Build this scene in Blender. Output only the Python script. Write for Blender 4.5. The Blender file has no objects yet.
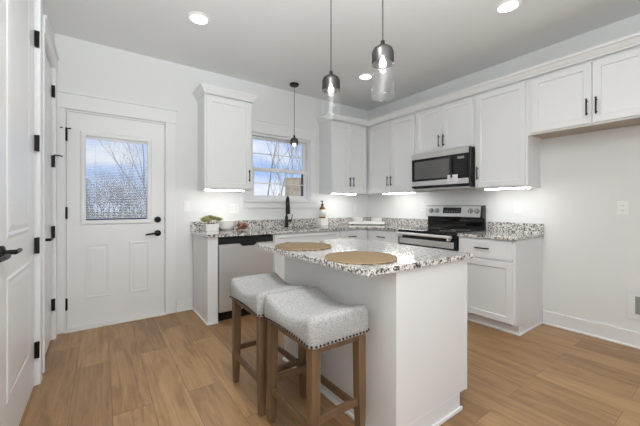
import bpy, bmesh, math, random
from mathutils import Vector, Matrix, noise

random.seed(7)
S = bpy.context.scene
COL = S.collection
PI = math.pi
R = math.radians

# ------------------------------------------------------------------ camera
F_PX, W_PX = 308.4, 640.0
cam = bpy.data.cameras.new('camera')
cam.sensor_fit = 'HORIZONTAL'
cam.sensor_width = 36.0
cam.lens = 36.0 * F_PX / W_PX
cam.shift_y = (206.6 - 213.0) / W_PX
cam.clip_start = 0.02
cam.clip_end = 400
camo = bpy.data.objects.new('camera', cam)
COL.objects.link(camo)
camo.location = (-3.6944, -3.7914, 1.1939)
camo.rotation_euler = (R(90), 0, -R(35.422))
S.camera = camo

# ------------------------------------------------------------------ world
world = bpy.data.worlds.new('sky')
S.world = world
world.use_nodes = True
nt = world.node_tree
nt.nodes.clear()
def N(t, kind, **kw):
    n = t.nodes.new(kind)
    for k, v in kw.items():
        setattr(n, k, v)
    return n
out = N(nt, 'ShaderNodeOutputWorld')
bg = N(nt, 'ShaderNodeBackground')
bg.inputs['Strength'].default_value = 1.0
tc = N(nt, 'ShaderNodeTexCoord')
sep = N(nt, 'ShaderNodeSeparateXYZ')
nt.links.new(tc.outputs['Generated'], sep.inputs[0])
ramp = N(nt, 'ShaderNodeValToRGB')
e = ramp.color_ramp.elements
e[0].position = 0.0; e[0].color = (0.62, 0.76, 0.95, 1)
e[1].position = 0.42; e[1].color = (0.16, 0.32, 0.80, 1)
m_ = e.new(0.14); m_.color = (0.40, 0.59, 0.96, 1)
nt.links.new(sep.outputs['Z'], ramp.inputs[0])
mp = N(nt, 'ShaderNodeMapping')
mp.inputs['Scale'].default_value = (1.0, 1.0, 3.2)
nt.links.new(tc.outputs['Generated'], mp.inputs[0])
nz = N(nt, 'ShaderNodeTexNoise')
nz.inputs['Scale'].default_value = 3.4
nz.inputs['Detail'].default_value = 6
nt.links.new(mp.outputs[0], nz.inputs['Vector'])
cr = N(nt, 'ShaderNodeValToRGB')
cr.color_ramp.elements[0].position = 0.46; cr.color_ramp.elements[0].color = (0, 0, 0, 1)
cr.color_ramp.elements[1].position = 0.68; cr.color_ramp.elements[1].color = (1, 1, 1, 1)
nt.links.new(nz.outputs['Fac'], cr.inputs[0])
mx = N(nt, 'ShaderNodeMix', data_type='RGBA')
nt.links.new(cr.outputs[0], mx.inputs['Factor'])
nt.links.new(ramp.outputs[0], mx.inputs['A'])
mx.inputs['B'].default_value = (0.93, 0.96, 1.0, 1)
nt.links.new(mx.outputs['Result'], bg.inputs['Color'])
nt.links.new(bg.outputs[0], out.inputs[0])

# ------------------------------------------------------------------ large lights
def area(name, loc, rot, sx, sy, power, color=(1, 1, 1), spread=180):
    l = bpy.data.lights.new(name, 'AREA')
    l.shape = 'RECTANGLE'; l.size = sx; l.size_y = sy
    l.energy = power; l.color = color; l.spread = R(spread)
    o = bpy.data.objects.new(name, l); COL.objects.link(o)
    o.location = loc; o.rotation_euler = rot
    return o
# daylight through the two big windows of the living end behind the camera
WIN_REAR = ((-3.75, -2.35), (-1.75, -0.35))
for a_, b_ in WIN_REAR:
    area('window_daylight', ((a_ + b_) / 2, -7.42, 1.45), (R(97), 0, 0), b_ - a_, 1.9, 5, (0.965, 0.985, 1.0))
# added soft fill lights behind the viewpoint, standing in for a photographer's flash
area('upper_fill', (-3.5, -4.8, 1.3), Vector((0.02, 1, 1.8)).to_track_quat('-Z', 'Y').to_euler(), 0.8, 0.8, 72, (0.935, 0.972, 1.0), 112)
area('ceiling_fill', (-3.0, -3.9, 1.75), (R(180), 0, 0), 0.7, 0.7, 36, (0.925, 0.968, 1.0))
area('front_fill', (-3.3, -5.4, 1.3), Vector((-0.05, 1, 0.3)).to_track_quat('-Z', 'Y').to_euler(), 1.2, 1.2, 16, (0.925, 0.968, 1.0), 120)
sun = bpy.data.lights.new('sun', 'SUN'); sun.energy = 2.6; sun.angle = R(0.6); sun.color = (1, 0.95, 0.88)
suno = bpy.data.objects.new('sun', sun); COL.objects.link(suno)
suno.rotation_euler = Vector((0.35, 0.75, -0.95)).to_track_quat('-Z', 'Y').to_euler()

CAN_POWER, BULB_POWER, LED_STRENGTH = 0.9, 0.8, 27.0

S.view_settings.view_transform = 'Standard'
S.view_settings.look = 'None'
S.view_settings.gamma = 1.0
S.view_settings.use_curve_mapping = False
S.view_settings.exposure = 0.0
S.cycles.max_bounces = 12
S.cycles.diffuse_bounces = 7
S.cycles.glossy_bounces = 5
S.cycles.transparent_max_bounces = 24
S.cycles.caustics_reflective = False
S.cycles.caustics_refractive = False
S.cycles.sample_clamp_indirect = 4.0

# ------------------------------------------------------------------ materials
def lin(r, g, b):
    f = lambda c: (c / 255 / 12.92) if c / 255 <= 0.04045 else ((c / 255 + 0.055) / 1.055) ** 2.4
    return (f(r), f(g), f(b), 1)
def mat(name, color, rough=0.5, metal=0.0, spec=0.5, emit=None, strength=0.0):
    m = bpy.data.materials.new(name); m.use_nodes = True
    b = m.node_tree.nodes['Principled BSDF']
    b.inputs['Base Color'].default_value = color
    b.inputs['Roughness'].default_value = rough
    b.inputs['Metallic'].default_value = metal
    b.inputs['Specular IOR Level'].default_value = spec
    if emit:
        b.inputs['Emission Color'].default_value = emit
        b.inputs['Emission Strength'].default_value = strength
    return m
def bsdf(m): return m.node_tree.nodes['Principled BSDF']
def coords(m, scale=(1, 1, 1), rot=(0, 0, 0), kind='Object'):
    t = m.node_tree
    c = N(t, 'ShaderNodeTexCoord'); p = N(t, 'ShaderNodeMapping')
    p.inputs['Scale'].default_value = scale; p.inputs['Rotation'].default_value = rot
    t.links.new(c.outputs[kind], p.inputs[0])
    return p.outputs[0]
def noise_node(m, vec, scale, detail=3, rough=0.5):
    n = N(m.node_tree, 'ShaderNodeTexNoise')
    n.inputs['Scale'].default_value = scale; n.inputs['Detail'].default_value = detail; n.inputs['Roughness'].default_value = rough
    m.node_tree.links.new(vec, n.inputs['Vector'])
    return n
def ramp_node(m, fac, stops):
    r = N(m.node_tree, 'ShaderNodeValToRGB')
    el = r.color_ramp.elements
    el[0].position, el[0].color = stops[0]
    el[1].position, el[1].color = stops[-1]
    for p_, c_ in stops[1:-1]:
        q = el.new(p_); q.color = c_
    m.node_tree.links.new(fac, r.inputs[0])
    return r
def bump(m, height, dist=0.002, strength=0.5):
    b = N(m.node_tree, 'ShaderNodeBump')
    b.inputs['Distance'].default_value = dist; b.inputs['Strength'].default_value = strength
    m.node_tree.links.new(height, b.inputs['Height'])
    m.node_tree.links.new(b.outputs[0], bsdf(m).inputs['Normal'])

M = {}
def painted(name, color, rough, bscale=60, bdist=0.0006):
    m = mat(name, color, rough)
    n = noise_node(m, coords(m), bscale, 2)
    bump(m, n.outputs['Fac'], bdist, 0.3)
    return m
M['wall'] = painted('wall_paint', lin(226, 227, 226), 0.75, 90)
M['ceiling'] = painted('ceiling_paint', lin(226, 227, 226), 0.85, 70)
M['trim'] = painted('trim_paint', lin(230, 231, 231), 0.38, 25, 0.0004)
M['cabinet'] = painted('cabinet_paint', lin(228, 229, 229), 0.36, 22, 0.0004)
M['shoe'] = painted('shoe_molding_paint', lin(236, 236, 236), 0.4, 22, 0.0003)
M['doorpaint'] = painted('door_paint', lin(231, 232, 232), 0.3, 18, 0.0005)
M['black'] = mat('black_metal', lin(22, 21, 21), 0.42, 0.6)
M['blackplastic'] = mat('black_enamel', lin(14, 14, 15), 0.25)
M['blackglass'] = mat('black_glass', lin(10, 10, 11), 0.06)
M['ovenwindow'] = mat('oven_window_glass', lin(120, 120, 118), 0.12, 0.55)
M['mwglass'] = mat('microwave_window_mesh', lin(104, 103, 102), 0.22, 0.35)
M['bronze'] = mat('nailhead_bronze', lin(50, 40, 34), 0.35, 0.8)
M['plastic'] = mat('white_plastic', lin(238, 238, 236), 0.35)
M['grille'] = mat('grey_grille', lin(158, 158, 156), 0.6)
M['ceramic'] = mat('white_ceramic', lin(238, 237, 234), 0.18)
M['paper'] = mat('paper', lin(232, 232, 236), 0.8)
M['ink'] = mat('grey_ink', lin(150, 150, 155), 0.8)
M['marking'] = mat('panel_marking', lin(150, 150, 150), 0.5)
M['display'] = mat('display_glass', lin(28, 30, 30), 0.1)
M['darkgrey'] = mat('dark_grey', lin(60, 60, 62), 0.6)
M['blindrail'] = mat('blind_rail', lin(70, 78, 100), 0.5)
M['blind'] = mat('blind_slat', lin(235, 238, 242), 0.5)
M['threshold'] = mat('threshold', lin(225, 222, 216), 0.4)
M['amber'] = mat('amber_glass', lin(120, 82, 32), 0.12)
M['label'] = mat('bottle_label', lin(222, 220, 216), 0.6)
M['led'] = mat('led_diffuser', (1, 1, 1, 1), 0.5, emit=(1, 0.985, 0.96, 1), strength=LED_STRENGTH)
M['can'] = mat('can_light_lens', (1, 1, 1, 1), 0.5, emit=(1, 0.98, 0.95, 1), strength=5)
M['bulb'] = mat('bulb_glow', (1, 1, 1, 1), 0.5, emit=(1, 0.96, 0.9, 1), strength=8)

# brushed steel
def steel(name, col, rough, axis):
    m = mat(name, col, rough, 0.72)
    sc = [2, 2, 2]; sc = [260 if i != axis else 2 for i in range(3)]
    n = noise_node(m, coords(m, tuple(sc)), 1.0, 2)
    bump(m, n.outputs['Fac'], 0.0004, 0.25)
    return m
M['steel'] = steel('brushed_steel', lin(214, 213, 211), 0.36, 0)
M['handlesteel'] = mat('polished_handle', lin(236, 235, 233), 0.3, 0.35)
M['knobsteel'] = mat('knob_steel', lin(150, 149, 148), 0.3, 0.8)
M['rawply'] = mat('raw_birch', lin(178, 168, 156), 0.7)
M['sinksteel'] = steel('sink_steel', lin(170, 170, 168), 0.3, 0)

# speckled granite
m = mat('speckled_granite', (1, 1, 1, 1), 0.13)
v = coords(m)
t = m.node_tree
n1 = noise_node(m, v, 78, 4, 0.6)
n2 = noise_node(m, v, 46, 4, 0.6)
n3 = noise_node(m, v, 150, 3, 0.6)
c1 = ramp_node(m, n1.outputs['Fac'], [(0.0, lin(24, 23, 23)), (0.392, lin(36, 34, 34)), (0.44, lin(122, 118, 114)), (0.485, lin(224, 221, 217)), (1.0, lin(236, 234, 231))])
c2 = ramp_node(m, n2.outputs['Fac'], [(0.0, lin(120, 114, 108)), (0.41, lin(160, 157, 153)), (0.49, (1, 1, 1, 1)), (1.0, (1, 1, 1, 1))])
c3 = ramp_node(m, n3.outputs['Fac'], [(0.0, lin(60, 58, 57)), (0.33, lin(90, 86, 84)), (0.39, (1, 1, 1, 1)), (1.0, (1, 1, 1, 1))])
ma = N(t, 'ShaderNodeMix', data_type='RGBA', blend_type='MULTIPLY'); ma.inputs['Factor'].default_value = 1
mb_ = N(t, 'ShaderNodeMix', data_type='RGBA', blend_type='MULTIPLY'); mb_.inputs['Factor'].default_value = 1
t.links.new(c1.outputs[0], ma.inputs['A']); t.links.new(c2.outputs[0], ma.inputs['B'])
t.links.new(ma.outputs['Result'], mb_.inputs['A']); t.links.new(c3.outputs[0], mb_.inputs['B'])
t.links.new(mb_.outputs['Result'], bsdf(m).inputs['Base Color'])
bsdf(m).inputs['Coat Weight'].default_value = 0.6; bsdf(m).inputs['Coat Roughness'].default_value = 0.05
M['granite'] = m

# oak plank floor, planks run along world y
m = mat('oak_planks', (1, 1, 1, 1), 0.42)
t = m.node_tree
v = coords(m, rot=(0, 0, R(90)))
v.node.inputs['Location'].default_value = (0.31, -0.015, 0)
br = N(t, 'ShaderNodeTexBrick')
br.offset = 0.37; br.offset_frequency = 2
br.inputs['Color1'].default_value = (0, 0, 0, 1); br.inputs['Color2'].default_value = (1, 1, 1, 1)
br.inputs['Mortar'].default_value = (0.5, 0.5, 0.5, 1)
br.inputs['Scale'].default_value = 1.0; br.inputs['Mortar Size'].default_value = 0.0012
br.inputs['Mortar Smooth'].default_value = 0.1; br.inputs['Bias'].default_value = 0.0
br.inputs['Brick Width'].default_value = 1.22; br.inputs['Row Height'].default_value = 0.203
t.links.new(v, br.inputs['Vector'])
# per-plank shift of the grain
sc_ = N(t, 'ShaderNodeVectorMath', operation='MULTIPLY'); sc_.inputs[1].default_value = (1.5, 9.0, 1.0)
t.links.new(v, sc_.inputs[0])
ad = N(t, 'ShaderNodeVectorMath', operation='ADD')
sh = N(t, 'ShaderNodeVectorMath', operation='SCALE'); sh.inputs['Scale'].default_value = 17.0
t.links.new(br.outputs['Color'], sh.inputs[0])
t.links.new(sc_.outputs[0], ad.inputs[0]); t.links.new(sh.outputs[0], ad.inputs[1])
g1 = noise_node(m, ad.outputs[0], 1.5, 5, 0.6); g1.inputs['Distortion'].default_value = 0.7
sc2 = N(t, 'ShaderNodeVectorMath', operation='MULTIPLY'); sc2.inputs[1].default_value = (2.2, 70.0, 1.0)
t.links.new(v, sc2.inputs[0])
ad2 = N(t, 'ShaderNodeVectorMath', operation='ADD')
t.links.new(sc2.outputs[0], ad2.inputs[0]); t.links.new(sh.outputs[0], ad2.inputs[1])
g2 = noise_node(m, ad2.outputs[0], 1.0, 3, 0.6)
tone = ramp_node(m, br.outputs['Color'], [(0.0, lin(143, 111, 75)), (0.5, lin(157, 123, 84)), (1.0, lin(170, 135, 94))])
gr1 = ramp_node(m, g1.outputs['Fac'], [(0.27, (0.60, 0.54, 0.50, 1)), (0.55, (1, 1, 1, 1)), (0.8, (1.06, 1.05, 1.02, 1))])
gr2 = ramp_node(m, g2.outputs['Fac'], [(0.3, (0.80, 0.77, 0.74, 1)), (0.65, (1.03, 1.03, 1.02, 1))])
q1 = N(t, 'ShaderNodeMix', data_type='RGBA', blend_type='MULTIPLY'); q1.inputs['Factor'].default_value = 1
q2 = N(t, 'ShaderNodeMix', data_type='RGBA', blend_type='MULTIPLY'); q2.inputs['Factor'].default_value = 1
q3 = N(t, 'ShaderNodeMix', data_type='RGBA'); q3.inputs['B'].default_value = lin(92, 66, 45)
t.links.new(tone.outputs[0], q1.inputs['A']); t.links.new(gr1.outputs[0], q1.inputs['B'])
t.links.new(q1.outputs['Result'], q2.inputs['A']); t.links.new(gr2.outputs[0], q2.inputs['B'])
t.links.new(br.outputs['Fac'], q3.inputs['Factor']); t.links.new(q2.outputs['Result'], q3.inputs['A'])
t.links.new(q3.outputs['Result'], bsdf(m).inputs['Base Color'])
M['floor'] = m

# stool wood
m = mat('walnut_stain', (1, 1, 1, 1), 0.45)
n = noise_node(m, coords(m, (40, 40, 3)), 1.0, 4, 0.6)
c = ramp_node(m, n.outputs['Fac'], [(0.25, lin(82, 62, 43)), (0.75, lin(120, 93, 66))])
m.node_tree.links.new(c.outputs[0], bsdf(m).inputs['Base Color'])
M['wood'] = m
# stool fabric
m = mat('grey_linen', (1, 1, 1, 1), 0.92, spec=0.2)
v = coords(m)
n = noise_node(m, v, 260, 2, 0.7)
n2 = noise_node(m, v, 70, 3, 0.6)
c = ramp_node(m, n.outputs['Fac'], [(0.32, lin(128, 126, 124)), (0.62, lin(190, 189, 187))])
c2 = ramp_node(m, n2.outputs['Fac'], [(0.3, (0.86, 0.86, 0.86, 1)), (0.65, (1, 1, 1, 1))])
q = N(m.node_tree, 'ShaderNodeMix', data_type='RGBA', blend_type='MULTIPLY'); q.inputs['Factor'].default_value = 1
m.node_tree.links.new(c.outputs[0], q.inputs['A']); m.node_tree.links.new(c2.outputs[0], q.inputs['B'])
m.node_tree.links.new(q.outputs['Result'], bsdf(m).inputs['Base Color'])
bump(m, n.outputs['Fac'], 0.002, 0.6)
M['fabric'] = m
# jute placemat, rings around the mat's own centre
m = mat('woven_jute', (1, 1, 1, 1), 0.9, spec=0.2)
v = coords(m)
wv = N(m.node_tree, 'ShaderNodeTexWave', wave_type='RINGS', rings_direction='Z')
wv.inputs['Scale'].default_value = 28; wv.inputs['Distortion'].default_value = 1.5; wv.inputs['Detail'].default_value = 2
m.node_tree.links.new(v, wv.inputs['Vector'])
n = noise_node(m, v, 120, 3)
c = ramp_node(m, wv.outputs['Fac'], [(0.0, lin(108, 91, 68)), (0.6, lin(152, 130, 101)), (1.0, lin(170, 148, 118))])
c2 = ramp_node(m, n.outputs['Fac'], [(0.3, (0.75, 0.72, 0.7, 1)), (0.65, (1, 1, 1, 1))])
q = N(m.node_tree, 'ShaderNodeMix', data_type='RGBA', blend_type='MULTIPLY'); q.inputs['Factor'].default_value = 1
m.node_tree.links.new(c.outputs[0], q.inputs['A']); m.node_tree.links.new(c2.outputs[0], q.inputs['B'])
m.node_tree.links.new(q.outputs['Result'], bsdf(m).inputs['Base Color'])
bump(m, wv.outputs['Fac'], 0.004, 0.7)
M['jute'] = m
def mottled(name, c_a, c_b, scale, rough):
    m = mat(name, c_a, rough)
    n = noise_node(m, coords(m), scale, 4)
    c = ramp_node(m, n.outputs['Fac'], [(0.3, c_a), (0.7, c_b)])
    m.node_tree.links.new(c.outputs[0], bsdf(m).inputs['Base Color'])
    return m
M['rust'] = mottled('rust_brown_wood', lin(92, 56, 38), lin(132, 86, 58), 30, 0.5)
M['leaf'] = mottled('succulent_green', lin(104, 112, 64), lin(164, 164, 104), 25, 0.6)
M['leafpale'] = mottled('succulent_pale', lin(150, 146, 104), lin(186, 178, 128), 25, 0.6)
M['soil'] = mottled('dark_moss', lin(52, 50, 34), lin(78, 74, 50), 60, 0.9)
M['bark'] = mottled('grey_bark', lin(120, 116, 116), lin(160, 156, 152), 6, 0.9)
M['barkfar'] = mottled('far_bark', lin(118, 116, 118), lin(150, 148, 148), 6, 0.9)
M['lawn'] = mottled('winter_lawn', lin(128, 124, 96), lin(168, 160, 132), 0.8, 0.95)
M['shedwood'] = mottled('weathered_wood', lin(170, 156, 134), lin(206, 194, 172), 3.0, 0.85)
M['shedtrim'] = mat('shed_trim_dark', lin(44, 44, 48), 0.7)

# see-through glass: fresnel mix of clear and mirror
def glass(name, tint, rough=0.0, base=0.03, edge=0.5, smoke=None, gcol=(1, 1, 1, 1), pw_=4.0):
    m = bpy.data.materials.new(name); m.use_nodes = True
    t = m.node_tree; t.nodes.clear()
    o = N(t, 'ShaderNodeOutputMaterial'); mixs = N(t, 'ShaderNodeMixShader')
    tr = N(t, 'ShaderNodeBsdfTransparent'); gl = N(t, 'ShaderNodeBsdfGlossy')
    gl.inputs['Roughness'].default_value = rough
    tr.inputs['Color'].default_value = tint
    lw = N(t, 'ShaderNodeLayerWeight'); lw.inputs['Blend'].default_value = 0.5
    pw = N(t, 'ShaderNodeMath', operation='POWER'); pw.inputs[1].default_value = pw_
    mr0 = N(t, 'ShaderNodeMapRange'); mr0.inputs['To Min'].default_value = base; mr0.inputs['To Max'].default_value = edge
    t.links.new(lw.outputs['Facing'], pw.inputs[0]); t.links.new(pw.outputs[0], mr0.inputs['Value'])
    t.links.new(mr0.outputs[0], mixs.inputs[0]); t.links.new(tr.outputs[0], mixs.inputs[1]); t.links.new(gl.outputs[0], mixs.inputs[2])
    gl.inputs['Color'].default_value = gcol
    if smoke:
        c = N(t, 'ShaderNodeTexCoord'); s = N(t, 'ShaderNodeSeparateXYZ'); t.links.new(c.outputs['Object'], s.inputs[0])
        mr = N(t, 'ShaderNodeMapRange'); mr.inputs['From Min'].default_value = smoke[0]; mr.inputs['From Max'].default_value = smoke[1]
        t.links.new(s.outputs['Z'], mr.inputs['Value'])
        rp = N(t, 'ShaderNodeValToRGB')
        rp.color_ramp.elements[0].color = smoke[2]; rp.color_ramp.elements[1].color = smoke[3]
        t.links.new(mr.outputs[0], rp.inputs[0]); t.links.new(rp.outputs[0], tr.inputs['Color'])
    t.links.new(mixs.outputs[0], o.inputs[0])
    return m
M['pane'] = glass('window_glass', (0.97, 0.98, 1.0, 1), base=0.006, edge=0.3)
M['clear'] = glass('clear_glass', (0.97, 0.97, 0.97, 1), base=0.08, edge=0.85, pw_=2.6)
M['smoked'] = glass('smoked_glass', (0.3, 0.3, 0.3, 1), 0.4, base=0.5, edge=0.7, gcol=(0.22, 0.215, 0.21, 1), smoke=(-0.110, -0.075, (0.55, 0.55, 0.54, 1), (0.02, 0.02, 0.02, 1)))

# ------------------------------------------------------------------ mesh helpers
class MB:
    def __init__(s): s.bm = bmesh.new()
    def box(s, x0, x1, y0, y1, z0, z1):
        x0, x1 = sorted((x0, x1)); y0, y1 = sorted((y0, y1)); z0, z1 = sorted((z0, z1))
        v = [s.bm.verts.new(p) for p in ((x0, y0, z0), (x1, y0, z0), (x1, y1, z0), (x0, y1, z0), (x0, y0, z1), (x1, y0, z1), (x1, y1, z1), (x0, y1, z1))]
        for f in ((3, 2, 1, 0), (4, 5, 6, 7), (0, 1, 5, 4), (1, 2, 6, 5), (2, 3, 7, 6), (3, 0, 4, 7)):
            s.bm.faces.new([v[i] for i in f])
        return s
    def prism(s, pts, y0, y1):                       # outline in x,z pushed along y
        a = [s.bm.verts.new((x, y0, z)) for x, z in pts]; b = [s.bm.verts.new((x, y1, z)) for x, z in pts]
        s.bm.faces.new(a); s.bm.faces.new(b[::-1])
        for i in range(len(pts)):
            j = (i + 1) % len(pts); s.bm.faces.new((a[j], a[i], b[i], b[j]))
        return s
    def prismx(s, pts, x0, x1):                      # outline in y,z pushed along x
        a = [s.bm.verts.new((x0, y, z)) for y, z in pts]; b = [s.bm.verts.new((x1, y, z)) for y, z in pts]
        s.bm.faces.new(a); s.bm.faces.new(b[::-1])
        for i in range(len(pts)):
            j = (i + 1) % len(pts); s.bm.faces.new((a[j], a[i], b[i], b[j]))
        return s
    def rings(s, rings, cap0=True, cap1=True, closed=False):
        vs = [[s.bm.verts.new(p) for p in r] for r in rings]
        n = len(vs[0])
        seq = list(zip(vs, vs[1:])) + ([(vs[-1], vs[0])] if closed else [])
        for a, b in seq:
            for i in range(n):
                j = (i + 1) % n; s.bm.faces.new((a[i], a[j], b[j], b[i]))
        if not closed:
            if cap0: s.bm.faces.new(vs[0][::-1])
            if cap1: s.bm.faces.new(vs[-1])
        return s
    def lathe(s, prof, c=(0, 0, 0), axis='z', n=28, cap0=True, cap1=True):
        rs = []
        for r, h in prof:
            ring = []
            for i in range(n):
                a = 2 * PI * i / n; p = (r * math.cos(a), r * math.sin(a), h)
                if axis == 'y': p = (p[0], p[2], p[1])
                if axis == 'x': p = (p[2], p[0], p[1])
                ring.append((p[0] + c[0], p[1] + c[1], p[2] + c[2]))
            rs.append(ring)
        return s.rings(rs, cap0, cap1)
    def tube(s, pts, rad, n=10, closed=False):
        pts = [Vector(p) for p in pts]; rs = []; L = len(pts)
        rad = rad if isinstance(rad, (list, tuple)) else [rad] * L
        prev = None
        for i, p in enumerate(pts):
            a = pts[(i - 1) % L] if (closed or i > 0) else pts[i]
            b = pts[(i + 1) % L] if (closed or i < L - 1) else pts[i]
            d = (b - a).normalized()
            if prev is None:
                prev = d.orthogonal().normalized()
            u = (prev - d * prev.dot(d)); u = u.normalized() if u.length > 1e-6 else d.orthogonal().normalized()
            w = d.cross(u); prev = u
            rs.append([p + (u * math.cos(2 * PI * k / n) + w * math.sin(2 * PI * k / n)) * rad[i] for k in range(n)])
        return s.rings(rs, closed=closed)
    def sphere(s, c, r, sc=(1, 1, 1), seg=14, rn=9):
        mtx = Matrix.Translation(c) @ Matrix.Diagonal((sc[0], sc[1], sc[2], 1))
        bmesh.ops.create_uvsphere(s.bm, u_segments=seg, v_segments=rn, radius=r, matrix=mtx)
        return s
    def build(s, name, m, parent=None, bevel=0.0, smooth=None, seg=2, solid=0.0):
        bmesh.ops.recalc_face_normals(s.bm, faces=s.bm.faces)
        me = bpy.data.meshes.new(name); s.bm.to_mesh(me); s.bm.free()
        me.materials.append(M[m] if isinstance(m, str) else m)
        o = bpy.data.objects.new(name, me); COL.objects.link(o)
        if parent: o.parent = parent
        if solid:
            q = o.modifiers.new('solid', 'SOLIDIFY'); q.thickness = solid; q.offset = 0
        if bevel:
            q = o.modifiers.new('bevel', 'BEVEL'); q.width = bevel; q.segments = seg; q.limit_method = 'ANGLE'; q.angle_limit = R(40); q.harden_normals = False
        if smooth is None: smooth = False
        if smooth:
            for p in me.polygons: p.use_smooth = True
            me.set_sharp_from_angle(angle=R(38))
        return o
def tag(o, label, cat, group=None):
    o['label'] = label; o['category'] = cat
    if group: o['group'] = group
    return o
def thing(name, label, cat, loc=(0, 0, 0), rot=0, group=None):
    o = bpy.data.objects.new(name, None); COL.objects.link(o)
    o.empty_display_size = 0.1
    o.location = loc; o.rotation_euler = (0, 0, rot)
    return tag(o, label, cat, group)
def struct(o):
    o['kind'] = 'structure'; return o
def copy_tree(o, parent=None):
    c = o.copy(); COL.objects.link(c)
    if parent: c.parent = parent
    for ch in list(o.children): copy_tree(ch, c)
    return c

# ------------------------------------------------------------------ the room
H, XL, YR = 2.817, -4.045, -7.5
T = 0.15
WX0, WX1, WZ0, WZ1 = -2.115, -1.185, 1.275, 2.165          # kitchen window opening
DX0, DX1, DZ1 = -3.972, -3.104, 2.116                       # entry door opening
struct(MB().box(XL - T, T, YR - T, T, -0.12, 0).build('floor', 'floor'))
struct(MB().box(XL - T, T, YR - T, T, H, H + 0.12).build('ceiling', 'ceiling'))
b = MB()
b.box(XL - T, DX0, 0, T, 0, H).box(DX0, DX1, 0, T, DZ1, H).box(DX1, WX0, 0, T, 0, H)
b.box(WX0, WX1, 0, T, 0, WZ0).box(WX0, WX1, 0, T, WZ1, H).box(WX1, T, 0, T, 0, H)
struct(b.build('wall_back', 'wall'))
struct(MB().box(0, T, YR, 0, 0, H).build('wall_right', 'wall'))
# left wall with two door openings (8 ft doors)
L1 = (-2.905, -1.015); L2 = (-0.80, -0.150); LZ = 2.44; LZ1 = 2.63
b = MB()
b.box(XL - T, XL, YR, L1[0], 0, H).box(XL - T, XL, L1[0], L1[1], LZ1, H).box(XL - T, XL, L1[1], L2[0], 0, H)
b.box(XL - T, XL, L2[0], L2[1], LZ, H).box(XL - T, XL, L2[1], 0, 0, H)
struct(b.build('wall_left', 'wall'))
b = MB()
zs = (0.45, 2.45)
xs = [XL - T, WIN_REAR[0][0], WIN_REAR[0][1], WIN_REAR[1][0], WIN_REAR[1][1], T]
for i in (0, 2, 4): b.box(xs[i], xs[i + 1], YR - T, YR, 0, H)
for i in (1, 3): b.box(xs[i], xs[i + 1], YR - T, YR, 0, zs[0]).box(xs[i], xs[i + 1], YR - T, YR, zs[1], H)
struct(b.build('wall_rear', 'wall'))

# baseboards (with a shoe strip along the floor)
def baseboard(name, x0, x1, y0, y1):
    o = struct(MB().box(x0, x1, y0, y1, 0, 0.135).build(name, 'trim', bevel=0.004))
    return o
baseboard('baseboard_right', -0.016, 0, YR, -2.541)
struct(MB().box(-0.03, -0.016, YR, -2.541, 0, 0.02).build('trim_1', 'shoe', bevel=0.006))
baseboard('baseboard_back', -3.0, -2.822, -0.016, 0)
struct(MB().box(-3.0, -2.822, -0.03, -0.016, 0, 0.02).build('trim_2', 'shoe', bevel=0.006))
baseboard('baseboard_left', XL, XL + 0.016, YR, L1[0] - 0.11)

# entry door casing
b = MB()
b.box(-3.108, -3.006, -0.02, 0, 0, 2.125).box(XL + 0.002, -3.968, -0.02, 0, 0, 2.125)
b.box(XL + 0.002, -3.0, -0.024, 0, 2.125, 2.268)
b.box(XL + 0.002, -2.992, -0.034, 0, 2.268, 2.284)
struct(b.build('trim_3', 'trim', bevel=0.003))
# jamb lining
b = MB().box(DX0, DX0 + 0.009, 0, 0.14, 0, DZ1).box(DX1 - 0.009, DX1, 0, 0.14, 0, DZ1).box(DX0 + 0.009, DX1 - 0.009, 0, 0.14, DZ1 - 0.009, DZ1)
struct(b.build('trim_4', 'trim'))
b = MB().box(DX0 + 0.009, DX1 - 0.009, 0.055, 0.075, DZ1 - 0.03, DZ1 - 0.009).box(DX0 + 0.009, DX0 + 0.03, 0.055, 0.075, 0.016, DZ1 - 0.03).box(DX1 - 0.03, DX1 - 0.009, 0.055, 0.075, 0.016, DZ1 - 0.03)
struct(b.build('trim_9', 'darkgrey'))  # stop strips coloured dark to give the shadow line round the leaf

# ---- raised moulding round a panel on a face; u along x, face at y=yf looking to -y
def panel_ring(b, u0, u1, z0, z1, yf, prof):
    rings = []
    for ins, out_ in prof:
        rings.append([(u0 + ins, yf - out_, z0 + ins), (u1 - ins, yf - out_, z0 + ins), (u1 - ins, yf - out_, z1 - ins), (u0 + ins, yf - out_, z1 - ins)])
    return b.rings(rings, cap0=False, cap1=True)
PROF = [(0, -0.001), (0.010, 0.004), (0.020, 0.0045), (0.030, 0.0012), (0.036, 0.0012), (0.056, 0.0042)]

# entry door: leaf is built in its own frame, x from the hinge edge
d = struct(thing('door_1', 'white entry door with a blind-covered glass lite in the back wall', 'door', (-3.960, 0.006, 0)))
w = 0.844
b = MB()
g0, g1, gz0, gz1 = 0.135, 0.687, 1.045, 1.9
b.box(0, g0, 0, 0.045, 0.03, 2.104).box(g1, w, 0, 0.045, 0.03, 2.104).box(g0, g1, 0, 0.045, 0.03, gz0).box(g0, g1, 0, 0.045, gz1, 2.104)
panel_ring(b, 0.135, 0.345, 0.285, 0.83, 0, PROF)
panel_ring(b, 0.505, 0.702, 0.285, 0.83, 0, PROF)
b.build('door_leaf', 'doorpaint', d)
b = MB()
def loop(i, y): return [(g0 + i, y, gz0 + i), (g1 - i, y, gz0 + i), (g1 - i, y, gz1 - i), (g0 + i, y, gz1 - i)]
b.rings([loop(-0.034, 0.0), loop(-0.030, -0.007), loop(-0.020, -0.013), loop(0.004, -0.013), loop(0.012, -0.006), loop(0.014, 0.004)], cap0=False, cap1=False)
b.build('lite_frame', 'doorpaint', d)
MB().box(g0, g1, 0.03, 0.034, gz0, gz1).build('glass_pane', 'pane', d)
b = MB()
zz = gz0 + 0.03
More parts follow.
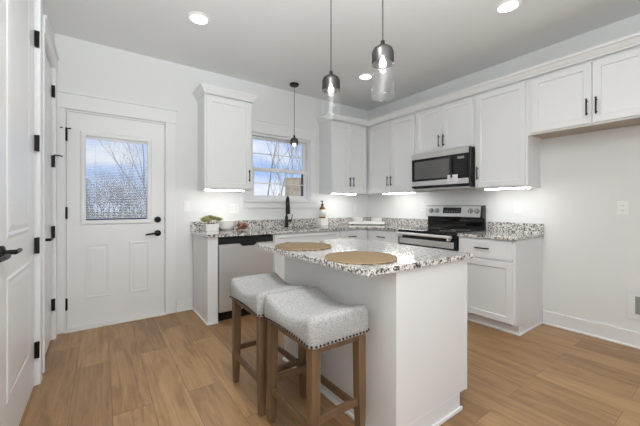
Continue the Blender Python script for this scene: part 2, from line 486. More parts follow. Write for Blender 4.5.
while zz < gz1 - 0.04:
    b.prismx([(0.0075, zz), (0.0225, zz + 0.0042), (0.0225, zz + 0.0053), (0.0075, zz + 0.0011)], g0 + 0.018, g1 - 0.018); zz += 0.0165
bl = b.build('blind', 'blind', d)
for xx in (g0 + 0.09, g1 - 0.09):
    MB().tube([(xx, 0.015, gz0 + 0.02), (xx, 0.015, gz1 - 0.03)], 0.0012, 6).build('blind_cord', 'blind', bl)
MB().box(g0 + 0.016, g1 - 0.016, 0.006, 0.024, gz1 - 0.036, gz1 - 0.012).build('head_rail', 'blind', bl, bevel=0.003)
MB().box(g0 + 0.018, g1 - 0.018, 0.006, 0.024, gz0 + 0.016, gz0 + 0.030).build('bottom_rail', 'blindrail', bl, bevel=0.003)
for i, z in enumerate((1.875, 1.133, 0.262)):
    hb = MB().box(-0.011, 0.009, -0.012, 0.0, z - 0.055, z + 0.055)
    hb.tube([(-0.002, -0.012, z - 0.057), (-0.002, -0.012, z + 0.057)], 0.007, 10)
    hg = hb.build('hinge', 'black', d, smooth=True)
    if i == 0:
        sb = MB().tube([(-0.002, -0.012, z + 0.063), (-0.045, -0.028, z + 0.063)], 0.006, 8).tube([(-0.002, -0.012, z + 0.063), (0.035, -0.03, z + 0.063)], 0.006, 8)
        sb.lathe([(0.01, 0.055), (0.01, 0.07)], (-0.002, -0.012, z), n=10)
        sb.build('pin_stop', 'black', hg, smooth=True)
db_ = MB().lathe([(0.033, 0), (0.033, -0.014), (0.027, -0.022), (0.0005, -0.024)], (0.776, 0, 1.052), 'y').build('deadbolt', 'black', d, smooth=True)
MB().box(0.7725, 0.7795, -0.036, -0.023, 1.034, 1.07).build('thumb_turn', 'black', db_, bevel=0.002)
lv = MB().lathe([(0.033, 0), (0.033, -0.012), (0.026, -0.018), (0.012, -0.02), (0.012, -0.05), (0.0005, -0.052)], (0.776, 0, 0.904), 'y').build('lever_rosette', 'black', d, smooth=True)
MB().tube([(0.785, -0.05, 0.905), (0.74, -0.052, 0.904), (0.69, -0.05, 0.898), (0.655, -0.044, 0.892)], [0.011, 0.0105, 0.009, 0.007], 10).build('lever_handle', 'black', lv, smooth=True)
for z in (1.056, 0.92):
    MB().box(w + 0.0005, w + 0.008, -0.004, 0.03, z - 0.024, z + 0.024).build('strike_plate', 'black', d)
MB().box(0.0, w, 0.004, 0.04, 0.018, 0.0285).build('door_sweep', 'doorpaint', d)
struct(MB().box(DX0, DX1, -0.045, 0.14, 0, 0.016).build('trim_5', 'threshold', bevel=0.004))

# ---- left wall doors. local frame: x along +y world, -y local = out of the wall (+x world)
def left_leaf(name, label, y0, y1, hinge_far, zs, stop=None, LZ=2.44):
    wd = y1 - y0
    d = struct(thing(name, label, 'door', (XL - 0.008, y0, 0), R(90)))
    b = MB().box(0.003, wd - 0.003, 0, 0.04, 0.014, LZ - 0.012)
    st = 0.19 if wd > 0.7 else 0.11
    panel_ring(b, st, wd - st, 0.27, 0.86, 0, PROF)
    panel_ring(b, st, wd - st, 1.04, LZ - 0.13, 0, PROF)
    b.build('door_leaf', 'doorpaint', d)
    hx = wd if hinge_far else 0
    for z in zs:
        hb = MB().box(hx - 0.012, hx + 0.012, -0.017, 0.0, z - 0.052, z + 0.052)
        hb.tube([(hx, -0.018, z - 0.054), (hx, -0.018, z + 0.054)], 0.008, 10)
        hg = hb.build('hinge', 'black', d, smooth=True)
        if stop and stop[0] == z:
            zz = z + stop[1]
            MB().tube([(hx, -0.018, zz), (hx + stop[2] * 0.3, -0.055, zz), (hx + stop[2], -0.075, zz - 0.004)], 0.006, 8).build('pin_stop', 'black', hg, smooth=True)
    return d
YM = -1.962
dA = left_leaf('door_2', 'white panelled leaf of the left wall double door, hinged on its far side', YM, L1[1] - 0.008, True, (0.239, 0.935, 1.617, 2.31), LZ=LZ1)
dB = left_leaf('door_3', 'white panelled leaf of the left wall double door nearest the camera', L1[0] + 0.008, YM, False, (0.239, 0.935, 1.617, 2.31), LZ=LZ1)
dC = left_leaf('door_4', 'narrow white door in the left wall next to the back corner', L2[0] + 0.006, L2[1] - 0.006, True, (0.315, 0.967, 1.60, 2.225), (1.60, 0.056, 0.02))
def lever(parent, x, sgn, z=0.992):
    r = MB().lathe([(0.031, 0), (0.031, -0.011), (0.025, -0.016), (0.011, -0.018), (0.011, -0.05), (0.0005, -0.052)], (x, 0, z), 'y').build('lever_rosette', 'black', parent, smooth=True)
    MB().tube([(x - sgn * 0.01, -0.05, z), (x + sgn * 0.03, -0.053, z), (x + sgn * 0.08, -0.052, z), (x + sgn * 0.118, -0.046, z - 0.002)], [0.0105, 0.0105, 0.0095, 0.0075], 10).build('lever_handle', 'black', r, smooth=True)
lever(dA, 0.075, 1)
lever(dB, YM - L1[0] - 0.008 - 0.075, -1)
lever(dC, 0.07, 1, 0.945)
# casings on the left wall
def left_casing(name, y0, y1, LZ):
    b = MB()
    c = 0.022
    b.box(XL, XL + c, y1, y1 + 0.09, 0, LZ).box(XL, XL + c, y0 - 0.09, y0, 0, LZ)
    b.box(XL, XL + c + 0.004, y0 - 0.096, y1 + 0.096, LZ, LZ + 0.115)
    b.box(XL, XL + c + 0.014, y0 - 0.104, y1 + 0.104, LZ + 0.115, LZ + 0.133)
    struct(b.build(name, 'trim', bevel=0.003))
left_casing('trim_6', L1[0], L1[1], LZ1)
b = MB(); c = 0.022
b.box(XL, XL + c, L2[1], L2[1] + 0.09, 0, LZ).box(XL, XL + c, L2[0] - 0.04, L2[0], 0, LZ)
b.box(XL, XL + c + 0.004, L2[0] - 0.04, L2[1] + 0.096, LZ, LZ + 0.115)
b.box(XL, XL + c + 0.014, L2[0] - 0.04, L2[1] + 0.104, LZ + 0.115, LZ + 0.133)
struct(b.build('trim_7', 'trim', bevel=0.003))

# ---- kitchen window
wdw = struct(thing('window_1', 'white double hung kitchen window above the sink', 'window', (WX0, 0, 0)))
ww = WX1 - WX0
b = MB()
fr = 0.03
b.box(0, fr, 0.005, 0.13, WZ0, WZ1).box(ww - fr, ww, 0.005, 0.13, WZ0, WZ1).box(fr, ww - fr, 0.005, 0.13, WZ0, WZ0 + 0.025).box(fr, ww - fr, 0.005, 0.13, WZ1 - 0.03, WZ1)
b.build('window_frame', 'trim', wdw, bevel=0.003)
def sash(nm, z0, z1, yf, lo, hi):
    s_ = 0.042
    b = MB().box(fr, fr + s_, yf, yf + 0.035, z0, z1).box(ww - fr - s_, ww - fr, yf, yf + 0.035, z0, z1)
    b.box(fr + s_, ww - fr - s_, yf, yf + 0.035, z0, z0 + lo).box(fr + s_, ww - fr - s_, yf, yf + 0.035, z1 - hi, z1)
    o = b.build(nm, 'trim', wdw, bevel=0.003)
    MB().box(fr + s_, ww - fr - s_, yf + 0.016, yf + 0.02, z0 + lo, z1 - hi).build('glass_pane', 'pane', o)
    zc = (z0 + lo + z1 - hi) / 2; xc = ww / 2
    MB().box(xc - 0.006, xc + 0.006, yf + 0.009, yf + 0.015, z0 + lo, z1 - hi).build('muntin', 'trim', o)
    MB().box(fr + s_, ww - fr - s_, yf + 0.008, yf + 0.014, zc - 0.006, zc + 0.006).build('muntin', 'trim', o)
    return o
sash('upper_sash', 1.675, WZ1 - 0.03, 0.075, 0.045, 0.03)
sash('lower_sash', WZ0 + 0.025, 1.72, 0.035, 0.045, 0.05)
b = MB()
b.box(WX0 - 0.09, WX0, -0.02, 0, WZ0, WZ1).box(WX1, WX1 + 0.09, -0.02, 0, WZ0, WZ1)
b.box(WX0 - 0.096, WX1 + 0.096, -0.024, 0, WZ1, WZ1 + 0.155).box(WX0 - 0.098, WX1 + 0.104, -0.034, 0, WZ1 + 0.155, WZ1 + 0.172)
b.box(WX0 - 0.098, WX1 + 0.104, -0.045, 0.02, WZ0 - 0.02, WZ0).box(WX0 - 0.09, WX1 + 0.09, -0.018, 0, WZ0 - 0.10, WZ0 - 0.02)
struct(b.build('trim_8', 'trim', bevel=0.003))

# ------------------------------------------------------------------ cabinets
def shaker(parent, x0, x1, z0, z1, yf, name='door', rail=0.058, thick=0.02, mat_='cabinet'):
    """frame-and-panel front: back face at y=yf, front at yf-thick"""
    b = MB()
    outer = lambda y: [(x0, y, z0), (x1, y, z0), (x1, y, z1), (x0, y, z1)]
    inner = lambda y, i: [(x0 + i, y, z0 + i), (x1 - i, y, z0 + i), (x1 - i, y, z1 - i), (x0 + i, y, z1 - i)]
    f = yf - thick
    b.rings([outer(yf), outer(f + 0.002), inner(f, 0.002), inner(f, rail - 0.003), inner(f + 0.003, rail), inner(f + 0.011, rail + 0.002)])
    return b.build(name, mat_, parent)
def slab(parent, x0, x1, z0, z1, yf, name='drawer'):
    return MB().box(x0, x1, yf - 0.02, yf, z0, z1).build(name, 'cabinet', parent, bevel=0.002)
def pull(parent, x, z, yf, length=0.14, vertical=True):
    b = MB(); h = length / 2; y = yf - 0.03
    if vertical:
        b.tube([(x, y, z - h), (x, y, z + h)], 0.0062, 8)
        for s_ in (-1, 1): b.tube([(x, yf, z + s_ * h * 0.72), (x, y, z + s_ * h * 0.72)], 0.005, 8)
    else:
        b.tube([(x - h, y, z), (x + h, y, z)], 0.0062, 8)
        for s_ in (-1, 1): b.tube([(x + s_ * h * 0.72, yf, z), (x + s_ * h * 0.72, y, z)], 0.005, 8)
    return b.build('handle', 'black', parent, smooth=True)
GAP = 0.016
def upper(label, loc, rot, w, z0, doors, z1=2.432, depth=0.305, hz=0.165):
    c = thing('wall_cabinet', label, 'wall cabinet', loc, rot)
    b = MB().box(0, w, -depth, -0.001, z0, z1)
    b.build('carcass', 'cabinet', c, bevel=0.0015)
    for (x0, x1, hx) in doors:
        d = shaker(c, x0, x1, z0 + 0.014, z1 - 0.018, -depth)
        if hx is not None: pull(d, hx, z0 + hz, -depth - 0.02)
    return c
UZ = 1.392
RR = -R(90)
# right wall frame: local x = -world y
upper('single door white wall cabinet between entry door and window', (-2.767, 0, 0), 0, 0.549, UZ, [(GAP, 0.549 - GAP, 0.549 - GAP - 0.03)])
upper('two door white wall cabinet in the corner, right of the window', (-1.014, 0, 0), 0, 0.688, UZ, [(0.014, 0.348, 0.318), (0.352, 0.668, 0.382)])
upper('two door white wall cabinet between room corner and microwave', (0, -0.001, 0), RR, 1.208, UZ, [(0.352, 0.777, 0.747), (0.783, 1.195, 0.813)])
upper('short two door white wall cabinet directly above the microwave', (0, -1.21, 0), RR, 0.786, 1.862, [(GAP, 0.391, 0.362), (0.395, 0.786 - GAP, 0.424)], hz=0.13)
upper('tall single door white wall cabinet right of the microwave', (0, -1.997, 0), RR, 0.522, UZ, [(GAP, 0.522 - GAP, GAP + 0.03)])
upper('short wide two door wall cabinet hung high at the right end', (0, -2.52, 0), RR, 0.96, 1.885, [(0.032, 0.481, 0.452), (0.485, 0.934, 0.514)], hz=0.15)
cabR = [o for o in COL.objects if o.get('label', '').startswith('short wide two door')][0]
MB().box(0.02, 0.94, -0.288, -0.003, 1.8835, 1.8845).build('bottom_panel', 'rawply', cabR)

def sweep(path, prof):
    """path: 2D points on plan, prof: (out, z) offsets to the left-hand side of travel"""
    P = [Vector(p) for p in path]; ringsets = []
    for o_, z in prof:
        ring = []
        for i, p in enumerate(P):
            ns = []
            if i > 0: t_ = (P[i] - P[i - 1]).normalized(); ns.append(Vector((t_.y, -t_.x)))
            if i < len(P) - 1: t_ = (P[i + 1] - P[i]).normalized(); ns.append(Vector((t_.y, -t_.x)))
            if len(ns) == 2:
                n_ = (ns[0] + ns[1]); n_ = n_ / n_.length_squared * 2
            else: n_ = ns[0]
            q = p + n_ * o_
            ring.append((q.x, q.y, z))
        ringsets.append(ring)
    b = MB(); vs = [[b.bm.verts.new(p) for p in r] for r in ringsets]
    K = len(vs)
    for k in range(K):
        a, c2 = vs[k], vs[(k + 1) % K]
        for i in range(len(P) - 1):
            b.bm.faces.new((a[i], a[i + 1], c2[i + 1], c2[i]))
    b.bm.faces.new([vs[k][0] for k in range(K)]); b.bm.faces.new([vs[k][-1] for k in range(K)][::-1])
    return b
CROWN = [(0.0, 2.434), (0.010, 2.434), (0.012, 2.446), (0.022, 2.456), (0.040, 2.486), (0.050, 2.492), (0.052, 2.514), (0.0, 2.514)]
D_ = 0.327
o = sweep([(-1.014, -0.002), (-1.014, -D_), (-D_, -D_), (-D_, -3.48), (-0.002, -3.48)], CROWN).build('crown_molding', 'cabinet')
tag(o, 'long white crown molding over the corner and right wall cabinets', 'molding')
o = sweep([(-2.767, -0.002), (-2.767, -D_), (-2.218, -D_), (-2.218, -0.002)], CROWN).build('crown_molding', 'cabinet')
tag(o, 'short white crown molding on the single cabinet left of the window', 'molding')

# under-cabinet light bars
def led_bar(label, loc, rot, ln):
    t_ = thing('under_cabinet_light', label, 'light bar', loc, rot, 'light bars under the wall cabinets')
    MB().box(0.0, ln, -0.026, 0.026, -0.008, -0.001).build('housing', 'plastic', t_)
    MB().box(0.012, ln - 0.012, -0.022, 0.022, -0.018, -0.008).build('diffuser', 'led', t_, bevel=0.004)
led_bar('glowing light bar under the single wall cabinet left of the window', (-2.765, -0.27, UZ), 0, 0.47)
led_bar('glowing light bar under the corner wall cabinet, right of the window', (-0.985, -0.27, UZ), 0, 0.46)
led_bar('glowing light bar under the wall cabinet left of the microwave', (-0.27, -0.60, UZ), RR, 0.56)
led_bar('glowing light bar under the tall wall cabinet right of microwave', (-0.27, -2.085, UZ), RR, 0.445)

# base cabinets
CT, CB = 0.914, 0.884
def base(name, label, loc, rot, w, hollow=False):
    c = thing(name, label, 'base cabinet', loc, rot)
    if hollow:
        MB().box(0, 0.018, -0.61, -0.001, 0.1, CB - 0.001).box(w - 0.018, w, -0.61, -0.001, 0.1, CB - 0.001).box(0.018, w - 0.018, -0.61, -0.001, 0.1, 0.12).box(0.018, w - 0.018, -0.61, -0.59, 0.12, CB - 0.001).box(0.018, w - 0.018, -0.02, -0.001, 0.12, CB - 0.001).build('carcass', 'cabinet', c)
    else:
        MB().box(0, w, -0.61, -0.001, 0.1, CB - 0.001).build('carcass', 'cabinet', c, bevel=0.0015)
    MB().box(0.0, w, -0.54, -0.001, 0.0, 0.1).build('toe_kick', 'cabinet', c)
    return c
# panel that closes the run beside the dishwasher
ep = thing('end_panel', 'white end panel closing the base run left of the dishwasher', 'panel', (-2.818, 0, 0))
MB().box(0, 0.022, -0.61, -0.017, 0, CB - 0.001).box(0.022, 0.104, -0.61, -0.59, 0, CB - 0.001).build('panel', 'cabinet', ep, bevel=0.002)
MB().box(-0.012, 0.0, -0.622, -0.032, 0, 0.02).box(0, 0.104, -0.622, -0.61, 0, 0.02).build('shoe_strip', 'shoe', ep, bevel=0.004)
# sink base
sb = base('base_cabinet', 'white sink base cabinet right of the dishwasher, under the window', (-2.088, 0, 0), 0, 0.962, True)
f_ = shaker(sb, 0.014, 0.948, 0.705, 0.868, -0.61, 'drawer_front', rail=0.04)
for (x0, x1, hx) in ((0.014, 0.479, 0.449), (0.483, 0.948, 0.513)):
    dd = shaker(sb, x0, x1, 0.112, 0.685, -0.61); pull(dd, hx, 0.60, -0.63)
# corner base on the back wall
cb = base('base_cabinet', 'white corner base cabinet on the back wall, one drawer over a door', (-1.124, 0, 0), 0, 1.122)
dr = slab(cb, 0.014, 0.47, 0.705, 0.868, -0.61); pull(dr, 0.2, 0.788, -0.63, vertical=False)
dd = shaker(cb, 0.014, 0.47, 0.112, 0.685, -0.61); pull(dd, 0.44, 0.60, -0.63)
# base left of the range
rb = base('base_cabinet', 'white base cabinet between the room corner and the range', (0, -0.612, 0), RR, 0.585)
dr = slab(rb, 0.045, 0.571, 0.705, 0.868, -0.61); pull(dr, 0.301, 0.788, -0.63, vertical=False)
dd = shaker(rb, 0.045, 0.571, 0.112, 0.685, -0.61); pull(dd, 0.075, 0.60, -0.63)
# base right of the range
rc = base('base_cabinet', 'white base cabinet right of the range, end of the run', (0, -1.985, 0), RR, 0.551)
dr = slab(rc, 0.014, 0.528, 0.690, 0.868, -0.61); pull(dr, 0.262, 0.788, -0.63, vertical=False)
dd = shaker(rc, 0.014, 0.528, 0.112, 0.672, -0.61); pull(dd, 0.052, 0.59, -0.63)
MB().box(0, 0.563, -0.552, -0.54, 0, 0.02).box(0.551, 0.563, -0.54, -0.032, 0, 0.02).build('shoe_strip', 'shoe', rc, bevel=0.004)

# worktops
b = MB()
SX0, SX1, SY0, SY1 = -2.0, -1.28, -0.53, -0.15
xl, ov = -2.846, -0.645
b.box(xl, SX0, ov, -0.001, CB, CT).box(SX1, -0.001, ov, -0.001, CB, CT).box(SX0, SX1, ov, SY0, CB, CT).box(SX0, SX1, SY1, -0.001, CB, CT)
b.box(ov, -0.001, -1.205, ov, CB, CT)
bmesh.ops.remove_doubles(b.bm, verts=b.bm.verts, dist=1e-5)
ct = b.build('countertop', 'granite'); tag(ct, 'long speckled granite countertop running round the corner, holding the sink', 'countertop')
MB().box(xl, -0.022, -0.022, -0.001, CT, CT + 0.105).box(-0.022, -0.001, -1.205, -0.001, CT, CT + 0.105).build('backsplash', 'granite', ct, bevel=0.002)
ct2 = MB().box(ov, -0.001, -2.548, -1.988, CB, CT).build('countertop', 'granite', bevel=0.003); tag(ct2, 'short speckled granite countertop on the base cabinet right of range', 'countertop')
MB().box(-0.022, -0.001, -2.548, -1.998, CT, CT + 0.105).build('backsplash', 'granite', ct2, bevel=0.002)

# sink bowl
sk = MB()
zb = CB - 0.19; tk = 0.004
sk.box(SX0 - tk, SX0, SY0 - tk, SY1 + tk, zb, CB).box(SX1, SX1 + tk, SY0 - tk, SY1 + tk, zb, CB).box(SX0, SX1, SY0 - tk, SY0, zb, CB).box(SX0, SX1, SY1, SY1 + tk, zb, CB).box(SX0 - tk, SX1 + tk, SY0 - tk, SY1 + tk, zb - tk, zb)
sko = sk.build('sink', 'sinksteel'); tag(sko, 'stainless undermount sink bowl set in the granite under the window', 'sink')
MB().lathe([(0.045, 0), (0.04, 0.004), (0.0005, 0.002)], ((SX0 + SX1) / 2, (SY0 + SY1) / 2, zb)).build('drain', 'steel', sko, smooth=True)

# faucet: gooseneck turned a little so the spout reads beside the post
fx, fy = -1.625, -0.095
fa = thing('kitchen_faucet', 'black gooseneck pull-down faucet on the counter under the window', 'faucet', (fx, fy, CT))
MB().lathe([(0.029, 0), (0.029, 0.008), (0.022, 0.016), (0.021, 0.14), (0.016, 0.15), (0.0005, 0.15)], n=20).build('base', 'black', fa, smooth=True)
pts = [(0, 0, 0.14), (0, 0, 0.33)]
ddx, ddy = -0.33, -0.944
Rg = 0.078
for i in range(1, 11):
    a = PI * i / 10; k = Rg * (1 - math.cos(a)); pts.append((ddx * k, ddy * k, 0.33 + Rg * math.sin(a)))
pts.append((ddx * 2 * Rg, ddy * 2 * Rg, 0.30))
MB().tube(pts, 0.0135, 14).build('spout', 'black', fa, smooth=True)
e_ = 2 * Rg
MB().lathe([(0.014, 0.305), (0.018, 0.29), (0.021, 0.19), (0.018, 0.182), (0.0005, 0.182)], (ddx * e_, ddy * e_, 0), n=16).build('spray_head', 'black', fa, smooth=True)
hd = MB().lathe([(0.013, 0), (0.013, 0.055), (0.0005, 0.056)], (0.016, 0, 0.085), 'x', 14).build('valve', 'black', fa, smooth=True)
MB().tube([(0.062, 0, 0.085), (0.082, 0, 0.115), (0.09, -0.0, 0.175)], [0.008, 0.0065, 0.005], 8).build('lever', 'black', hd, smooth=True)

# ------------------------------------------------------------------ appliances
# dishwasher
dw = thing('dishwasher', 'stainless dishwasher with black control strip under the counter', 'dishwasher', (-2.712, 0, 0))
wd = 0.618
MB().box(0.004, wd - 0.004, -0.585, -0.03, 0.1, CB - 0.012).build('tub', 'blackplastic', dw)
MB().box(0.006, wd - 0.006, -0.625, -0.586, 0.105, 0.80).build('door', 'steel', dw, bevel=0.004)
cs = MB().box(0.006, wd - 0.006, -0.622, -0.586, 0.803, CB - 0.012).build('control_panel', 'blackplastic', dw, bevel=0.003)
hp = [(0.215, 0.815), (0.235, 0.786), (0.26, 0.775), (0.375, 0.775), (0.40, 0.786), (0.42, 0.815)]
MB().prism(hp, -0.638, -0.6225).build('handle', 'blackplastic', cs, bevel=0.003)
MB().box(0.01, wd - 0.01, -0.56, -0.54, 0.0, 0.10).build('toe_kick', 'blackplastic', dw)

# range: local x along -y world, starts at y=-1.213
rg = thing('electric_range', 'stainless electric range with black glass cooktop on the right wall', 'range', (0, -1.213, 0), RR)
wr = 0.766
MB().box(0.003, wr - 0.003, -0.62, -0.03, 0.03, 0.884).build('body', 'blackplastic', rg)
MB().box(0.002, wr - 0.002, -0.662, -0.055, 0.887, 0.917).build('cooktop', 'blackglass', rg, bevel=0.004)
for (ux, uy, rr) in ((0.2, -0.48, 0.1), (0.56, -0.48, 0.085), (0.2, -0.21, 0.08), (0.56, -0.21, 0.1)):
    MB().lathe([(rr, 0), (rr, 0.0006), (rr - 0.004, 0.0006), (rr - 0.004, 0)], (ux, uy, 0.9172), n=40, cap0=False, cap1=False).build('burner_ring', 'grille', rg)
MB().box(0.003, wr - 0.003, -0.655, -0.621, 0.846, 0.886).build('front_strip', 'blackplastic', rg, bevel=0.003)
od = MB().box(0.004, wr - 0.004, -0.655, -0.621, 0.205, 0.842).build('oven_door', 'blackplastic', rg, bevel=0.004)
MB().box(0.02, wr - 0.022, -0.660, -0.6552, 0.745, 0.812).build('door_trim_panel', 'steel', od, bevel=0.002)
MB().box(0.12, wr - 0.12, -0.6590, -0.6552, 0.30, 0.66).build('oven_window', 'ovenwindow', od)
hb = MB().tube([(0.012, -0.695, 0.868), (wr - 0.03, -0.695, 0.868)], 0.017, 14)
for u in (0.05, wr - 0.07): hb.box(u - 0.014, u + 0.014, -0.695, -0.6555, 0.826, 0.868)
hb.build('handle', 'handlesteel', od, smooth=True)
dr = MB().box(0.004, wr - 0.004, -0.652, -0.621, 0.05, 0.2).build('storage_drawer', 'steel', rg, bevel=0.004)
# back guard
bgd = MB().prismx([(-0.055, 0.90), (-0.055, 1.06), (-0.10, 1.066), (-0.078, 1.203), (-0.02, 1.212), (-0.02, 0.90)], 0.002, wr - 0.002).build('back_guard', 'blackglass', rg, bevel=0.003)
def on_panel(s_):                                        # point on the sloped face
    return (-0.10 + s_ * 0.022, 1.066 + s_ * 0.137)
y0_, z0_ = on_panel(0.02); y1_, z1_ = on_panel(0.97)
fp = MB().prismx([(y0_ - 0.004, z0_), (y1_ - 0.004, z1_), (y1_ + 0.001, z1_), (y0_ + 0.001, z0_)], 0.008, wr - 0.03).build('control_face', 'steel', bgd)
ya, za = on_panel(0.33); yb, zb2 = on_panel(0.86)
dp = MB().prismx([(ya - 0.0065, za), (yb - 0.0065, zb2), (yb - 0.003, zb2), (ya - 0.003, za)], 0.255, 0.500).build('display', 'display', bgd)
for i in range(6):
    yk, zk = on_panel(0.48)
    MB().box(0.275 + i * 0.033, 0.292 + i * 0.033, yk - 0.0085, yk - 0.006, zk, zk + 0.008).build('button', 'marking', dp)
for u in (0.082, 0.168, 0.618, 0.698):
    yk, zk = on_panel(0.55)
    kn = MB().lathe([(0.031, 0), (0.029, -0.016), (0.024, -0.024), (0.0005, -0.025)], (u, yk - 0.003, zk), 'y', 20).build('knob', 'knobsteel', bgd, smooth=True)
    MB().box(u - 0.003, u + 0.003, yk - 0.032, yk - 0.027, zk - 0.018, zk + 0.018).build('knob_grip', 'steel', kn)

# over-range microwave
mw = thing('microwave', 'stainless over-the-range microwave with a paper tag on its door', 'microwave', (0, -1.213, 0), RR)
wm, mz0, mz1 = 0.778, 1.425, 1.859
MB().box(0.004, wm, -0.362, -0.006, mz0, mz1).build('case', 'blackplastic', mw, bevel=0.003)
mdd = MB().box(0.004, wm - 0.002, -0.40, -0.363, mz0 + 0.006, mz1 - 0.002).build('door', 'blackglass', mw, bevel=0.003)
MB().box(0.002, wm - 0.012, -0.406, -0.4003, mz1 - 0.068, mz1 - 0.002).build('top_trim', 'steel', mdd, bevel=0.002)
MB().box(0.002, wm - 0.012, -0.406, -0.4003, mz0 + 0.028, mz0 + 0.088).build('bottom_trim', 'steel', mdd, bevel=0.002)
MB().box(0.05, 0.535, -0.4045, -0.4003, mz0 + 0.112, mz1 - 0.10).build('window', 'mwglass', mdd, bevel=0.001)
MB().box(0.556, 0.574, -0.418, -0.4003, mz0 + 0.10, mz1 - 0.08).build('handle', 'blackplastic', mdd, bevel=0.004)
cp = MB().box(0.60, wm - 0.03, -0.4035, -0.4003, mz0 + 0.10, mz1 - 0.08).build('control_panel', 'blackglass', mdd)
MB().box(0.635, 0.715, -0.4042, -0.4036, mz1 - 0.125, mz1 - 0.098).build('display', 'marking', cp)
for r_ in range(4):
    for c_ in range(3):
        MB().box(0.632 + c_ * 0.034, 0.644 + c_ * 0.034, -0.4042, -0.4036, mz0 + 0.135 + r_ * 0.036, mz0 + 0.141 + r_ * 0.036).build('button', 'darkgrey', cp)
MB().box(0.03, wm - 0.03, -0.36, -0.05, mz0 - 0.018, mz0 - 0.001).build('vent_base', 'steel', mw, bevel=0.003)
pt = thing('paper_tag', 'small white paper tag stuck to the lower right of the microwave door', 'tag', (-0.4065, -1.213 - 0.515, mz0 + 0.035), RR)
MB().box(0.0, 0.125, -0.0015, -0.0003, 0, 0.10).build('sheet', 'paper', pt)
for i in range(4):
    MB().box(0.012, 0.095 - 0.012 * (i % 2), -0.0021, -0.0016, 0.022 + i * 0.018, 0.026 + i * 0.018).build('printed_line', 'ink', pt)

# ------------------------------------------------------------------ island
ix0, ix1, iy0, iy1 = -2.533, -1.898, -2.79, -1.68
isl = thing('kitchen_island', 'white kitchen island cabinet under the free standing granite top', 'island', (ix0, iy0, 0))
iw, il = ix1 - ix0, iy1 - iy0
b = MB().box(0, iw, 0, il, 0.1, CB - 0.001).box(0, iw - 0.075, 0, il, 0, 0.1)
b.build('carcass', 'cabinet', isl, bevel=0.0015)
MB().box(-0.012, 0, -0.012, il + 0.012, 0, 0.022).box(0, iw - 0.063, -0.012, 0, 0, 0.022).box(0, iw - 0.063, il, il + 0.012, 0, 0.022).build('shoe_strip', 'shoe', isl, bevel=0.004)
MB().box(-0.001, 0.03, -0.004, 0.0, 0.022, CB - 0.002).build('corner_stile', 'cabinet', isl, bevel=0.001)
MB().box(iw - 0.022, iw, -0.004, 0, 0.1, CB - 0.002).build('corner_stile', 'cabinet', isl, bevel=0.001)
face = bpy.data.objects.new('door_side', None); COL.objects.link(face); face.parent = isl
face.location = (iw, 0, 0); face.rotation_euler = (0, 0, R(90))
# local x along +y, front toward +x world
for (u0, u1, hx) in ((0.02, 0.548, 0.518), (0.562, 1.09, 0.592)):
    q = slab(face, u0, u1, 0.70, 0.868, 0.0); pull(q, (u0 + u1) / 2, 0.785, -0.02, vertical=False)
    q = shaker(face, u0, u1, 0.115, 0.682, 0.0); pull(q, hx, 0.60, -0.02)
ti = MB().box(-2.742, -1.868, -2.815, -1.655, CB, CT).build('countertop', 'granite', bevel=0.003)
tag(ti, 'speckled granite top of the island holding two round placemats', 'countertop')
# electrical outlet is not visible on the island; two round jute mats
def placemat(label, x, y, s_):
    p = thing('placemat', label, 'placemat', (x, y, CT), s_, 'round placemats on the island')
    n = 72; rr = 0.19
    b = MB(); rs = []
    for (k, h) in ((1.0, 0.0008), (1.0, 0.006), (0.985, 0.008), (0.9, 0.0085), (0.5, 0.0085), (0.02, 0.0085)):
        rs.append([((rr * k + 0.003 * k * math.sin(9 * 2 * PI * i / n) * (k > .97)) * math.cos(2 * PI * i / n), (rr * k + 0.003 * k * math.sin(9 * 2 * PI * i / n) * (k > .97)) * math.sin(2 * PI * i / n), h) for i in range(n)])
    b.rings(rs).build('woven_disc', 'jute', p, smooth=True)
    MB().tube([((rr + 0.002) * math.cos(2 * PI * i / 72), (rr + 0.002) * math.sin(2 * PI * i / 72), 0.0055) for i in range(72)], 0.0045, 6, closed=True).build('braided_rim', 'jute', p, smooth=True)
placemat('round woven jute placemat at the far end of the island', -2.545, -1.975, 0)
placemat('round woven jute placemat at the near end of the island', -2.54, -2.55, 1.1)

